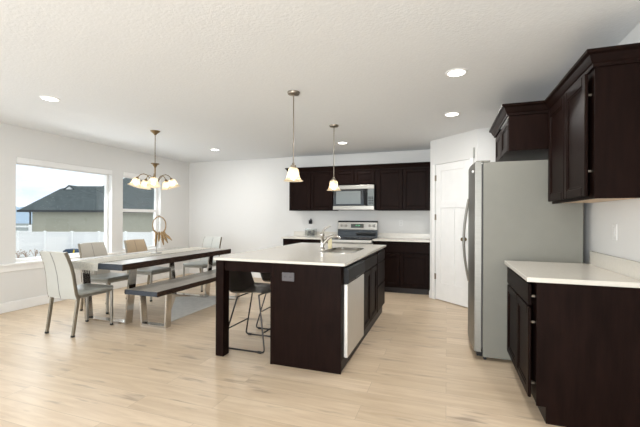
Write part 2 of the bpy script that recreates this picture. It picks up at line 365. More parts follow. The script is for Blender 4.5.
# windows
for n, w in ((1, W1), (2, W2)):
    r = bpy.data.objects.new('window_%d' % n, None); COL.objects.link(r); r['kind'] = 'structure'
    y0, y1, z0, z1 = w; xo = XL - .13; xi = XL - .075; f = .045
    bm = B(); box(bm, xo, xi, y0, y0 + f, z0, z1, .003); box(bm, xo, xi, y1 - f, y1, z0, z1, .003)
    box(bm, xo, xi, y0 + f, y1 - f, z0, z0 + f, .003); box(bm, xo, xi, y0 + f, y1 - f, z1 - f, z1, .003)
    if n == 2: box(bm, xo, xi, y0 + f, y1 - f, 1.385, 1.425, .003)
    obj('window_frame', bm, 'white', r)
    obj('glass_pane', box(B(), xo + .02, xo + .026, y0 + f, y1 - f, z0 + f, z1 - f), 'pane', r)
    if n == 2:
        bm = B(); box(bm, xo + .004, xi + .006, y0 + f, y1 - f, 1.405, 1.445); box(bm, xo + .01, xi + .004, y0 + f, y0 + f + .02, z0 + f, 1.405)
        box(bm, xo + .01, xi + .004, y1 - f - .02, y1 - f, z0 + f, 1.405); obj('sash', bm, 'white', r)
    b_ = thing('roller_blind', ['white rolled-up blind in a box at the top of the large left dining window',
               'white rolled-up blind in a box at the top of the narrower right dining window'][n - 1], 'blind', (XL - .02, (y0 + y1) / 2, z1), group='window blinds')
    h = (y1 - y0) / 2 - .004
    obj('headrail', box(B(), -.05, .034, -h, h, -.085, -.003, .006, 2), 'white', b_)
    obj('bottom_bar', box(B(), -.03, -.008, -h + .01, h - .01, -.1, -.088, .003), 'white', b_)
sill = B(); box(sill, XL - .075, XL, W1[0], W1[1], .64, .656); box(sill, XL - .075, XL, W2[0], W2[1], .64, .656)
box(sill, XL, XL + .04, 2.6, W2[1] + .07, .625, .656, .004, 2); box(sill, XL, XL + .015, 2.62, W2[1] + .05, .545, .625, .003)
struct('trim_2', sill, 'white')
bh, bt = .135, .014
struct('baseboard_left', box(B(), XL, XL + bt, 1.8, YB, 0, bh, .004), 'white')
struct('baseboard_back', box(B(), XL + bt, -2.955, YB - bt, YB, 0, bh, .004), 'white')
struct('baseboard_pantry', box(B(), PA.x - .012, PA.x, PA.y + .003, 6.30, 0, .10, .003), 'white')

# ------------------------------------------------------------------ outdoors (the neighbouring plot lies at an angle)
RO = Matrix.Rotation(TH, 4, 'Z')       # local x = along the fence, local y = away from the house
def ob(name, bm, m, parent=None, **k): return obj(name, bm, m, parent, T=RO, **k)
G = -1.52
o = ob('ground', box(B(), -60, 20, 9, 60, G - .3, G), 'ground'); o['kind'] = 'structure'
o = ob('trim_3', box(B(), -160, 40, 60.05, 150, G - .8, G - .3), 'field'); o.name = 'distant_field'; o['kind'] = 'structure'
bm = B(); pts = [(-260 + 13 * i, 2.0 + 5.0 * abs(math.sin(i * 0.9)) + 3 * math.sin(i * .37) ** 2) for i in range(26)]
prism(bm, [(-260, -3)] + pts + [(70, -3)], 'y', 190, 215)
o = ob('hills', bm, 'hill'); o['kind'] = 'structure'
fe = thing('vinyl_fence', 'long white vinyl privacy fence behind the dining windows', 'fence')
FY = 24.6; sp = 1.83; x = -22.4 + sp * 0
fx = [(-18.66 + sp * i) for i in range(-3, 9)]
for i, px in enumerate(fx):
    bm = B(); box(bm, px - .065, px + .065, FY - .065, FY + .065, G, .235)
    p = ob('post', bm, 'vinyl', fe)
    bm = B(); box(bm, px - .08, px + .08, FY - .08, FY + .08, .235, .255); 
    r = bmesh.ops.create_cone(bm, cap_ends=True, segments=4, radius1=.10, radius2=.0, depth=.05, matrix=Matrix.Translation((px, FY, .28)) @ Matrix.Rotation(PI / 4, 4, 'Z'))
    ob('post_cap', bm, 'vinyl', p)
    if i < len(fx) - 1:
        bm = B(); a0, a1 = px + .065, px + sp - .065
        box(bm, a0, a1, FY - .03, FY + .03, .165, .235); box(bm, a0, a1, FY - .03, FY + .03, G + .05, G + .2)
        nb = 10; w = (a1 - a0) / nb
        for k in range(nb): box(bm, a0 + k * w + .001, a0 + (k + 1) * w - .001, FY - .012, FY + .012, G + .2, .165)
        ob('panel', bm, 'vinyl', fe)
# rail fence further out
rf = thing('rail_fence', 'short white open rail fence at far left beyond the privacy fence', 'fence')
for k, xx in enumerate((-24.9, -23.7, -22.42)): ob('post', box(B(), xx - .07, xx + .07, 28.0, 28.14, G, .62), 'vinyl', rf)
for zz in (.02, .42): ob('rail', box(B(), -26.0, -22.42, 28.03, 28.1, zz, zz + .12), 'vinyl', rf)
# house next door
ho = thing('neighbour_house', 'beige stucco house with dark slate shingle roof behind the white fence', 'house')
ob('wall', box(B(), -24.1, -2, 30.4, 40, G, 1.70), 'stucco', ho)
bm = B()
ez = 1.78; LP = [(-24.95, 30.0), (-24.95, 41)]
def poly(bm, *ps):
    bm.faces.new([bm.verts.new(p) for p in ps])
def roof(bm, corners, th=.12):
    top = [bm.verts.new(p) for p in corners]; bot = [bm.verts.new((p[0], p[1], p[2] - th)) for p in corners]
    bm.faces.new(top); bm.faces.new(list(reversed(bot))); n = len(corners)
    for i in range(n): bm.faces.new((top[i], top[(i + 1) % n], bot[(i + 1) % n], bot[i]))
roof(bm, [(-24.95, 30.0, ez), (-1.5, 30.0, ez), (-1.5, 34.5, 4.15), (-23.6, 34.5, 4.15), (-24.35, 34.0, 3.85)])
roof(bm, [(-24.95, 30.0, ez), (-24.35, 34.0, 3.85), (-24.35, 38.0, 3.85), (-24.95, 41.0, ez)])
roof(bm, [(-23.6, 34.5, 4.15), (-1.5, 34.5, 4.15), (-1.5, 41.0, ez), (-24.95, 41.0, ez), (-24.35, 38, 3.85)])
ob('roof', bm, 'shingle', ho)
bm = B()   # taller hip mass to the right
roof(bm, [(-21.1, 33.9, 3.85), (-14.5, 30.0, 1.80), (-1.5, 29.98, 1.80), (-1.5, 37, 6.4), (-16.5, 37.0, 6.4)])
roof(bm, [(-21.1, 33.9, 3.85), (-16.5, 37.0, 6.4), (-1.5, 37, 6.4), (-1.5, 42, 3.7), (-21.1, 42, 3.85)])
ob('roof', bm, 'shingle', ho)
bm = B(); box(bm, -25.0, -1.5, 29.9, 30.02, 1.62, 1.80); box(bm, -24.9, -1.5, 30.02, 30.4, 1.62, 1.66); ob('fascia', bm, 'fascia', ho)
bm = B(); cyl(bm, (-24.2, 30.3, 1.65), (-24.2, 30.3, G), .06, seg=10); cyl(bm, (-24.2, 30.3, 1.6), (-24.2, 29.98, 1.72), .05, seg=10); ob('downspout', bm, 'fascia', ho)
bm = B(); prism(bm, [(-23.75, 3.80), (-23.1, 3.80), (-23.42, 4.06)], 'y', 33.85, 34.2); ob('gable_vent', bm, 'vinyl', ho, label='small white triangular gable vent')
bm = B(); roof(bm, [(-23.98, 33.8, 3.76), (-23.42, 33.8, 4.20), (-23.42, 35.5, 4.20), (-23.98, 35.5, 3.76)], .06); roof(bm, [(-23.42, 33.8, 4.20), (-22.9, 33.8, 3.80), (-22.9, 35.5, 3.80), (-23.42, 35.5, 4.20)], .06)
ob('gable_roof', bm, 'shingle', ho)
bm = B(); cyl(bm, (-16.7, 30.35, 1.45), (-16.7, 30.28, 1.45), .08, seg=12); ob('wall_vent', bm, 'vinyl', ho)
bm = B(); cyl(bm, (-15.6, 34.2, 3.6), (-15.6, 34.2, 4.4), .06, seg=10); ob('vent_pipe', bm, 'vinyl', ho)
# box and weeds by the fence
bx = thing('storage_box', 'dark blue box with a yellow strap standing before the white fence', 'box')
bm = B(); prism(bm, [(-16.72, G), (-15.9, G), (-15.9, -.98), (-16.0, -.88), (-16.55, -.86), (-16.72, -.98)], 'y', 23.6, 24.2); ob('body', bm, 'bluebox', bx)
bm = B(); prism(bm, [(-16.12, G), (-16.04, G), (-15.94, -.90), (-16.02, -.875)], 'y', 23.58, 23.6); ob('strap', bm, 'yellow', bx)
for i, (wx, hh, wl) in enumerate(((-19.55, .62, 'tallest dry reddish weed at the foot of the white fence, left'), (-19.0, .55, 'middle dry reddish weed at the foot of the white fence'), (-18.45, .66, 'dry reddish weed at the fence foot nearest the dining chair back'))):
    bm = B()
    for k in range(12):
        a = random.uniform(0, 2 * PI); l = random.uniform(.08, .26); h2 = hh * random.uniform(.55, 1)
        p1 = (wx + l * .4 * math.cos(a), 23.5 + l * .4 * math.sin(a), G + h2 * .6); p2 = (wx + l * math.cos(a), 23.5 + l * math.sin(a), G + h2)
        tube(bm, [(wx, 23.5, G), p1, p2], .008, 5); ball(bm, p2, .03, (1, 1, 1.3), 6); ball(bm, p1, .022, (1.3, 1, 1), 6)
    tag(ob('dry_weed', bm, 'weed'), wl, 'plant', 'dry weeds by the fence')

# ------------------------------------------------------------------ cabinets along the back wall
UF = 6.55 + .02; ZB = 1.428; ZT = 2.19
def upper(name, x0, x1, z0, splits, label):
    t = thing(name, label, 'cabinet', ((x0 + x1) / 2, (UF + YB) / 2, z0), group='wall cabinets on the back wall')
    L = Matrix.Translation((-(x0 + x1) / 2, -(UF + YB) / 2, -z0))
    obj('cabinet_body', box(B(), x0 + .0008, x1 - .0008, UF, YB - .002, z0, ZT, .001), 'espresso', t, T=L)
    T = L @ Matrix.Translation((0, UF, 0)) @ Matrix.Rotation(PI, 4, 'Z')
    for a, b in splits: obj('door', shaker(B(), -b, -a, z0 + .018, ZT - .03, .02, .058), 'espresso', t, T=T)
    return t
upper('wall_cabinet', -2.94, -2.02, ZB, ((-2.92, -2.484), (-2.476, -2.04)), 'dark espresso double-door wall cabinet left of the microwave')
upper('wall_cabinet', -2.02, -1.225, 1.905, ((-1.997, -1.629), (-1.616, -1.248)), 'short dark espresso double-door wall cabinet above the microwave')
upper('wall_cabinet', -1.225, -.258, ZB, ((-1.195, -.745), (-.735, -.285)), 'dark espresso double-door wall cabinet between microwave and pantry')
def crown_prof(o, z, d=.062, h=.075):
    """(out, z) points of a crown moulding standing on line o"""
    return [(o, z - .02), (o + .012, z - .02), (o + .014, z), (o + .022, z + .006), (o + .030, z + .022), (o + d * .7, z + h * .62), (o + d * .93, z + h * .72), (o + d, z + h * .78), (o + d, z + h), (o, z + h)]
bm = B(); prof = crown_prof(0, ZT - .002, .058, .072)
# sweep along front with a mitred return at the left end
def sweep(bm, prof, path, outs):
    rings = []
    for (p, (ox, oy)) in zip(path, outs): rings.append([bm.verts.new((p[0] + ox * q[0], p[1] + oy * q[0], q[1])) for q in prof])
    n = len(prof)
    for a, b in zip(rings, rings[1:]):
        for k in range(n): bm.faces.new((a[k], a[(k + 1) % n], b[(k + 1) % n], b[k]))
    bm.faces.new(rings[0]); bm.faces.new(list(reversed(rings[-1])))
sweep(bm, prof, [(-2.941, YB - .003), (-2.941, UF - .0215), (-.2585, UF - .0215)], [(-1, 0), (-1, -1), (0, -1)])
tag(obj('crown_moulding', bm, 'espresso'), 'dark crown moulding running along the top of the back wall cabinets', 'moulding')

# microwave
mx0, mx1, mz0, mz1 = -2.01, -1.235, 1.438, 1.893; my = 6.49
mw = thing('microwave', 'stainless over-the-range microwave under the short wall cabinet', 'microwave', ((mx0 + mx1) / 2, 6.7, mz0))
L = Matrix.Translation((-(mx0 + mx1) / 2, -6.7, -mz0))
obj('body', box(B(), mx0, mx1, my + .03, YB - .003, mz0, mz1, .003), 'black', mw, T=L)
bm = B(); box(bm, mx0, mx1, my, my + .029, mz1 - .075, mz1, .006, 2); box(bm, mx0, mx1, my, my + .029, mz0, mz0 + .075, .006, 2)
obj('steel_trim', bm, 'steel', mw, T=L)
dr = obj('door', box(B(), mx0 + .004, mx1 - .19, my + .003, my + .029, mz0 + .077, mz1 - .077, .004), 'black_glass', mw, T=L)
obj('window', box(B(), mx0 + .06, mx1 - .25, my + .0005, my + .0028, mz0 + .11, mz1 - .11), 'glass_tint', dr, T=L, label='grey mirror-like oven window')
bm = B(); hx = mx1 - .155; tube(bm, fillet([(hx, my + .002, mz0 + .10), (hx, my - .035, mz0 + .12), (hx, my - .035, mz1 - .12), (hx, my + .002, mz1 - .10)], .03), .009, 8)
obj('handle', bm, 'black', mw, True, T=L)
cp = obj('control_panel', box(B(), mx1 - .12, mx1 - .004, my + .003, my + .029, mz0 + .077, mz1 - .077, .004), 'glass_tint', mw, T=L)
bm = B()
for r in range(5):
    for c in range(3): box(bm, mx1 - .105 + c * .032, mx1 - .08 + c * .032, my + .001, my + .0028, mz0 + .10 + r * .03, mz0 + .118 + r * .03)
obj('buttons', bm, 'black', cp, T=L)

# base cabinets and tops
CT = .921; CB = .891
def counter(name, x0, x1, y0, y1, label, z0=CB, z1=CT):
    o = obj(name, box(B(), x0, x1, y0, y1, z0, z1, .004, 2), 'quartz'); return tag(o, label, 'countertop')
BF = 6.31
def base_back(x0, x1, splits, label):
    t = thing('base_cabinet', label, 'cabinet', ((x0 + x1) / 2, 6.6, 0), group='base cabinets on the back wall')
    L = Matrix.Translation((-(x0 + x1) / 2, -6.6, 0))
    obj('cabinet_body', box(B(), x0, x1, BF, YB - .003, .10, CB - .001, .001), 'espresso', t, T=L)
    obj('toe_kick', box(B(), x0 + .001, x1 - .001, BF + .07, YB - .01, 0, .0995), 'espresso_dark', t, T=L)
    T = L @ Matrix.Translation((0, BF, 0)) @ Matrix.Rotation(PI, 4, 'Z')
    for a, b, z0, z1, kind in splits:
        if kind == 'd': obj('door', shaker(B(), -b, -a, z0, z1), 'espresso', t, T=T)
        else: obj('drawer', box(B(), -b, -a, 0, .02, z0, z1, .003), 'espresso', t, T=T)
base_back(-2.95, -2.012, ((-2.93, -2.494, .12, .68, 'd'), (-2.486, -2.05, .12, .68, 'd'), (-2.93, -2.05, .70, .855, 'w')), 'dark espresso base cabinet left of the range, mostly behind the island')
base_back(-1.217, -.262, ((-1.197, -.755, .12, .68, 'd'), (-.745, -.285, .12, .68, 'd'), (-1.197, -.285, .70, .855, 'w')), 'dark espresso base cabinet between the range and the pantry wall')
counter('countertop', -2.97, -2.01, 6.27, YB - .022, 'cream quartz countertop section left of the range')
counter('countertop', -1.22, -.257, 6.27, YB - .022, 'cream quartz countertop section right of the range')
for a, b, w in ((-2.97, -2.03, 'left'), (-1.235, -.257, 'right')):
    tag(obj('backsplash', box(B(), a, b, YB - .02, YB - .001, CT - .03, 1.01, .002), 'quartz'), 'low cream quartz backsplash strip on the back wall %s of the range' % w, 'backsplash')

# range
rg = thing('range', 'stainless freestanding electric range under the microwave', 'range', (-1.633, 6.56, 0))
L = Matrix.Translation((1.633, -6.56, 0)); a, b = -2.004, -1.226
obj('body', box(B(), a, b, 6.30, 6.86, .08, .895, .003), 'steel', rg, T=L)
obj('toe_kick', box(B(), a + .02, b - .02, 6.35, 6.86, 0, .08), 'black', rg, T=L)
obj('cooktop', box(B(), a - .001, b + .001, 6.25, 6.80, .8955, .918, .004, 2), 'black_glass', rg, T=L)
for cx, cy, r in ((-1.84, 6.40, .10), (-1.44, 6.40, .08), (-1.84, 6.66, .075), (-1.44, 6.66, .10)):
    bm = B(); tube(bm, [(cx + r * math.cos(k * PI / 14), cy + r * math.sin(k * PI / 14), .9185) for k in range(28)], .0015, 4, True)
    obj('burner_ring', bm, 'plate_grey', rg, T=L)
od = obj('oven_door', box(B(), a + .005, b - .005, 6.262, 6.298, .25, .84, .006, 2), 'steel', rg, T=L)
obj('window', box(B(), a + .12, b - .12, 6.258, 6.2615, .36, .68), 'black_glass', od, T=L)
bm = B(); tube(bm, fillet([(a + .06, 6.262, .79), (a + .06, 6.215, .79), (b - .06, 6.215, .79), (b - .06, 6.262, .79)], .02), .012, 10); obj('handle', bm, 'steel_light', od, True, T=L)
obj('front_trim', box(B(), a, b, 6.235, 6.262, .855, .9, .006, 2), 'steel_light', rg, T=L)
obj('storage_drawer', box(B(), a + .005, b - .005, 6.268, 6.298, .09, .235, .005), 'steel', rg, T=L)
bm = B(); pr = [(6.78, .919), (6.86, .919), (6.86, 1.215), (6.83, 1.235), (6.80, 1.215), (6.785, 1.05)]
prism(bm, pr, 'x', a, b); bg_ = obj('backguard', bm, 'black_glass', rg, T=L, label='curved backguard with a black lower panel')
bm = B(); prism(bm, [(6.778, 1.07), (6.79, 1.07), (6.803, 1.20), (6.792, 1.205)], 'x', a + .004, b - .004); obj('control_panel', bm, 'steel', bg_, T=L)
bm = B(); tube(bm, [(a + .002 + (b - a - .004) * i / 20, 6.79, 1.212 + .012 * math.sin(PI * i / 20)) for i in range(21)], .008, 6); obj('top_trim', bm, 'black', bg_, True, T=L)
bm = B(); box(bm, a + .03, b - .03, 6.7765, 6.7845, .95, 1.03, .003); obj('lower_strip', bm, 'black_glass', bg_, T=L)
for kx in (-1.927, -1.842, -1.382, -1.297):
    bm = B(); cyl(bm, (kx, 6.785, 1.138), (kx, 6.768, 1.136), .027, .023, 20); cyl(bm, (kx, 6.768, 1.136), (kx, 6.75, 1.134), .017, .015, 16); box(bm, kx - .003, kx + .003, 6.742, 6.751, 1.12, 1.15)
    obj('knob', bm, 'knob', rg, True, T=L)
ds = obj('display', box(B(), -1.737, -1.487, 6.772, 6.783, 1.10, 1.175, .003), 'display', rg, T=L)
bm = B()
for k, xx in enumerate((-1.642, -1.622, -1.594, -1.574)):
    box(bm, xx, xx + .003, 6.7705, 6.772, 1.135, 1.155); box(bm, xx + .009, xx + .012, 6.7705, 6.772, 1.135, 1.155); box(bm, xx, xx + .012, 6.7705, 6.772, 1.153, 1.156)
obj('digits', bm, 'digits', ds, T=L)
# spoon-rest like small tray on the cooktop is not shown; wall plates on the back wall
def wall_plate(loc, nrm, label, kind='outlet', m='plate', m2='slot', group=None, wide=False):
    t = thing('wall_outlet' if kind == 'outlet' else 'light_switch', label, 'outlet' if kind == 'outlet' else 'switch', loc, 0, group)
    T = frame_T((0, 0, 0), nrm); w, h = (.115, .075) if wide else (.075, .115)
    obj('cover_plate', box(B(), -w / 2, w / 2, .0005, .006, -h / 2, h / 2, .002), m, t, T=T)
    bm = B()
    if kind == 'outlet':
        for s in (-1, 1):
            cx, cz = (s * .024, 0) if wide else (0, s * .022)
            rc_ = obj('receptacle', box(B(), cx - .014, cx + .014, .0062, .008, cz - .014, cz + .014, .001), m, t, T=T)
            for q in (-.006, .006): obj('slot', box(B(), cx + q - .0015, cx + q + .0015, .0081, .0088, cz - .005, cz + .006), m2, rc_, T=T)
    else:
        obj('rocker', box(bm, -.016, .016, .0062, .010, -.033, .033, .002), m, t, T=T)
    return t
wall_plate((-.806, YB, 1.20), (0, -1, 0), 'white wall outlet above the counter right of the range')
wall_plate((-2.603, YB, 1.19), (0, -1, 0), 'white wall outlet with a dark plug above the small jar on the back wall', group=None)
pl = thing('plug_in', 'dark square plug-in device sitting in the outlet left of the range', 'plug', (-2.603, YB - .009, 1.195))
obj('body', box(B(), -.032, .032, -.045, -.001, -.03, .045, .006, 2), 'black', pl)
obj('prong_cap', box(B(), -.008, .022, -.03, -.008, .046, .075, .004), 'plate_grey', pl)
wall_plate((XR, 3.17, 1.205), (-1, 0, 0), 'tall white rocker switch plate on the right wall above the counter', 'switch')
wall_plate((-1.302, 2.894, .782), (0, -1, 0), 'grey double outlet plate on the dark end panel of the island', 'outlet', 'plate_grey', 'slot', wide=True)
# small open glass caddy with dark pods on the left counter
jr = thing('glass_caddy', 'small clear glass caddy of dark fruit on the back counter left of the range', 'caddy', (-2.52, 6.68, CT))
bm = B()
for (x0, x1, y0, y1) in ((-.10, .10, -.07, -.064), (-.10, .10, .064, .07), (-.10, -.094, -.064, .064), (.094, .10, -.064, .064)): box(bm, x0, x1, y0, y1, .001, .15)
box(bm, -.10, .10, -.07, .07, .001, .007); obj('glass_box', bm, 'clear_glass', jr)
for k, (px, py, pz) in enumerate(((-.045, -.02, .04), (.03, .0, .04), (.06, -.02, .04), (-.01, .03, .04), (-.01, -.01, .085), (.05, .02, .09), (-.05, .02, .08))):
    f = obj('dark_fruit', ball(B(), (-2.52 + px, 6.68 + py, CT + pz), .028, (1, 1, 1.1)), 'slot', None, True); tag(f, 'small dark round fruit in the glass caddy on the back counter', 'fruit', 'dark fruit in the glass caddy')

# ------------------------------------------------------------------ island
ix0, ix1, iy0, iy1 = -2.062, -.788, 2.880, 5.06
isl = thing('kitchen_island', 'dark espresso kitchen island with cream top, open seating side and end panel', 'island', (-1.4, 3.95, 0))
L = Matrix.Translation((1.4, -3.95, 0)); CBI = .899
bxL, bxR, by0, by1 = -1.468, -.822, 2.894, 5.03
bm = B()
box(bm, bxL, bxL + .02, by0 + .021, by1, 0, CBI - .001)
box(bm, bxL + .02, bxR - .08, by1 - .02, by1, 0, CBI - .001); box(bm, bxL + .021, bxR, by0 + .022, by1 - .021, .105, CBI - .24)
box(bm, bxL + .021, bxR, by0 + .022, 3.68, CBI - .24, CBI - .001); box(bm, bxL + .021, bxR, 4.44, by1 - .021, CBI - .24, CBI - .001)
box(bm, bxR - .02, bxR, 3.68, 4.44, CBI - .24, CBI - .001); box(bm, bxL + .021, bxL + .06, 3.68, 4.44, CBI - .24, CBI - .001)
obj('cabinet_body', bm, 'espresso', isl, T=L)
bm = B(); box(bm, bxL, bxR - .002, by0, by0 + .02, 0, CBI - .001, .001); box(bm, bxL - .004, bxL + .022, by0 - .004, by0 - .0003, 0, CBI - .001)
obj('end_panel', bm, 'espresso', isl, T=L)
obj('toe_kick', box(B(), bxL + .03, bxR - .012, by0 + .03, by1 - .03, 0, .104), 'espresso_dark', isl, T=L)
for (lx, ly) in ((-2.045, by0), (-2.045, by1 - .095)):
    obj('leg', box(B(), lx, lx + .085, ly, ly + .095, 0, CBI - .001, .002), 'espresso', isl, T=L)
bm = B(); box(bm, -1.959, bxL - .002, by0 + .02, by0 + .045, .80, CBI - .001, .001); box(bm, -1.959, bxL - .002, by1 - .045, by1 - .02, .80, CBI - .001, .001)
box(bm, -2.03, -2.005, by0 + .096, by1 - .096, .80, CBI - .001, .001); obj('apron', bm, 'espresso', isl, T=L)
# top with a sink cut-out
sx0, sx1, sy0, sy1 = -1.32, -.95, 3.72, 4.40
bm = B(); zt0, zt1 = CBI, CT
def ring_pts(x0, x1, y0, y1, r, n=6):
    out = []
    for cx, cy, a0 in ((x1 - r, y1 - r, 0), (x0 + r, y1 - r, PI / 2), (x0 + r, y0 + r, PI), (x1 - r, y0 + r, 1.5 * PI)):
        for k in range(n + 1): out.append((cx + r * math.cos(a0 + k * PI / 2 / n), cy + r * math.sin(a0 + k * PI / 2 / n)))
    return out
inn = ring_pts(sx0, sx1, sy0, sy1, .10); out_ = ring_pts(ix0, ix1, iy0, iy1, .006)
for z in (zt0, zt1): pass
vi = {z: [bm.verts.new((p[0], p[1], z)) for p in inn] for z in (zt0, zt1)}; vo = {z: [bm.verts.new((p[0], p[1], z)) for p in out_] for z in (zt0, zt1)}
n = len(inn)
for k in range(n):
    j = (k + 1) % n
    bm.faces.new((vi[zt1][k], vi[zt1][j], vo[zt1][j], vo[zt1][k])); bm.faces.new((vi[zt0][k], vo[zt0][k], vo[zt0][j], vi[zt0][j]))
    bm.faces.new((vo[zt0][k], vo[zt1][k], vo[zt1][j], vo[zt0][j])); bm.faces.new((vi[zt0][k], vi[zt0][j], vi[zt1][j], vi[zt1][k]))
tag(obj('countertop', bm, 'quartz'), 'large cream quartz countertop on the kitchen island', 'countertop')
TI = L @ Matrix.Translation((bxR, 0, 0)) @ Matrix.Rotation(-PI / 2, 4, 'Z')      # local x -> -y world ; local y -> +x
def ifr(kind, y0, y1, z0, z1, name):
    bm = B()
    if kind == 'd': shaker(bm, -y1, -y0, z0, z1)
    else: box(bm, -y1, -y0, 0, .02, z0, z1, .003)
    return obj(name, bm, 'espresso', isl, T=TI)
ifr('w', 3.66, 4.43, .735, .862, 'false_drawer_front'); ifr('d', 3.66, 4.04, .125, .72, 'door'); ifr('d', 4.05, 4.43, .125, .72, 'door')
ifr('w', 4.47, 5.01, .735, .862, 'drawer'); ifr('w', 4.47, 5.01, .45, .72, 'drawer'); ifr('w', 4.47, 5.01, .125, .435, 'drawer')
# dishwasher
dw = thing('dishwasher', 'pale stainless dishwasher with black control strip in the island', 'dishwasher', (-.80, 3.26, .1))
L2 = Matrix.Translation((.80, -3.26, -.1))
obj('door', box(B(), bxR + .001, bxR + .038, 2.965, 3.60, .115, .735, .006, 2), 'steel_light', dw, T=L2)
bm = B(); prism(bm, [(bxR + .001, .738), (bxR + .036, .738), (bxR + .048, .765), (bxR + .044, .86), (bxR + .03, .875), (bxR + .001, .875)], 'y', 2.965, 3.60)
cpn = obj('control_strip', bm, 'black', dw, T=L2)
obj('pocket_handle', box(B(), bxR + .040, bxR + .052, 3.20, 3.38, .745, .765, .003), 'dark_gasket', cpn, T=L2)
# sink
sk = thing('kitchen_sink', 'oval stainless undermount sink set in the island top', 'sink', (-1.1, 4.24, .88)); L3 = Matrix.Translation((1.1, -4.24, -.88))
bm = B(); ringsz = [(0, CBI - .002), (-.005, CBI - .03), (.008, CBI - .15), (.04, CBI - .18), (.13, CBI - .183)]
rs = []
for ins, z in ringsz: rs.append([bm.verts.new((p[0], p[1], z)) for p in ring_pts(sx0 - .004 + ins, sx1 + .004 - ins, sy0 - .004 + ins, sy1 + .004 - ins, max(.02, .104 - ins * .6))])
for r1, r2 in zip(rs, rs[1:]):
    for k in range(n): bm.faces.new((r1[k], r1[(k + 1) % n], r2[(k + 1) % n], r2[k]))
bm.faces.new(rs[-1]); obj('bowl', bm, 'steel_light', sk, True, T=L3)
bm = B(); o1 = ring_pts(sx0 - .012, sx1 + .012, sy0 - .012, sy1 + .012, .11); o2 = ring_pts(sx0 + .006, sx1 - .006, sy0 + .006, sy1 - .006, .095)
q = [[bm.verts.new((p[0], p[1], z)) for p in o_] for o_, z in ((o1, CT + .0005), (o1, CT + .003), (o2, CT + .003), (o2, CBI - .01))]
for r1, r2 in zip(q, q[1:]):
    for k in range(n): bm.faces.new((r1[k], r1[(k + 1) % n], r2[(k + 1) % n], r2[k]))
obj('rim', bm, 'chrome', sk, T=L3)
bm = B(); cyl(bm, (-1.135, 4.06, CBI - .182), (-1.135, 4.06, CBI - .178), .04, seg=20); obj('drain', bm, 'chrome', sk, T=L3)
# faucet
fc = thing('kitchen_faucet', 'chrome single-lever faucet with low curved spout beside the sink', 'faucet', (-1.395, 4.08, CT))
bm = B(); lathe(bm, [(0, .001), (.034, .001), (.034, .008), (.026, .014), (.022, .03), (.022, .15), (.03, .165), (.027, .185), (.012, .20), (0, .202)], seg=20); obj('base', bm, 'chrome', fc, True)
bm = B(); tube(bm, [(0, 0, .05), (.04, .016, .10), (.085, .035, .145), (.135, .052, .16), (.175, .068, .15), (.195, .075, .125)], .015, 12, rad=[.021, .020, .019, .017, .018, .019]); obj('spout', bm, 'chrome', fc, True)
bm = B(); tube(bm, [(0, 0, .18), (.008, .008, .215), (.03, .02, .248), (.065, .035, .27), (.09, .045, .276)], .008, 8, rad=[.018, .013, .010, .009, .008]); obj('lever', bm, 'chrome', fc, True)
sp_ = thing('soap_bottle', 'pale yellow soap bottle with pump behind the island faucet', 'bottle', (-1.36, 4.27, CT))
bm = B(); lathe(bm, [(0, .001), (.024, .001), (.026, .01), (.026, .10), (.018, .125), (.009, .132), (.009, .14), (0, .14)], seg=18); obj('bottle_body', bm, 'soap', sp_, True)
bm = B(); cyl(bm, (0, 0, .14), (0, 0, .17), .006); tube(bm, [(0, 0, .168), (.03, 0, .172)], .006, 8); obj('pump', bm, 'plate', sp_, True)

# ------------------------------------------------------------------ right-hand run
CBR, CTR = .893, .924; rx = .508; ry0, ry1 = 2.655, 3.598
rc = thing('base_cabinet', 'dark espresso base cabinet with drawer and two doors at the right, near the viewer', 'cabinet', (.85, 3.13, 0))
L = Matrix.Translation((-.85, -3.13, 0))
obj('cabinet_body', box(B(), rx + .042, XR - .003, ry0 + .001, ry1, .105, CBR - .001, .001), 'espresso', rc, T=L)
bm = B(); prism(bm, [(rx + .036, .105), (rx + .09, .105), (rx + .09, 0), (XR - .003, 0), (XR - .003, CBR - .001), (rx + .036, CBR - .001)], 'y', ry0 - .012, ry0); obj('end_panel', bm, 'espresso', rc, T=L)
obj('toe_kick', box(B(), rx + .09, XR - .01, ry0 + .001, ry1 - .002, 0, .1045), 'espresso_dark', rc, T=L)
TR = L @ Matrix.Translation((rx + .02, 0, 0)) @ Matrix.Rotation(PI / 2, 4, 'Z')       # local x -> +y ; local y -> -x
obj('drawer', box(B(), ry0 + .05, ry1 - .015, 0, .02, .73, .868, .003), 'espresso', rc, T=TR)
mid = (ry0 + .02 + ry1) / 2
obj('door', shaker(B(), ry0 + .05, mid - .004, .125, .715), 'espresso', rc, T=TR); obj('door', shaker(B(), mid + .004, ry1 - .015, .125, .715), 'espresso', rc, T=TR)
tag(obj('countertop', box(B(), rx - .021, XR - .022, ry0 - .02, 3.602, CBR, CTR, .004, 2), 'quartz'), 'cream quartz countertop on the right-hand cabinet beside the fridge', 'countertop')
tag(obj('backsplash', box(B(), XR - .02, XR - .001, ry0 - .02, 3.602, CBR, 1.03, .002), 'quartz'), 'low cream quartz backsplash strip on the right wall', 'backsplash')
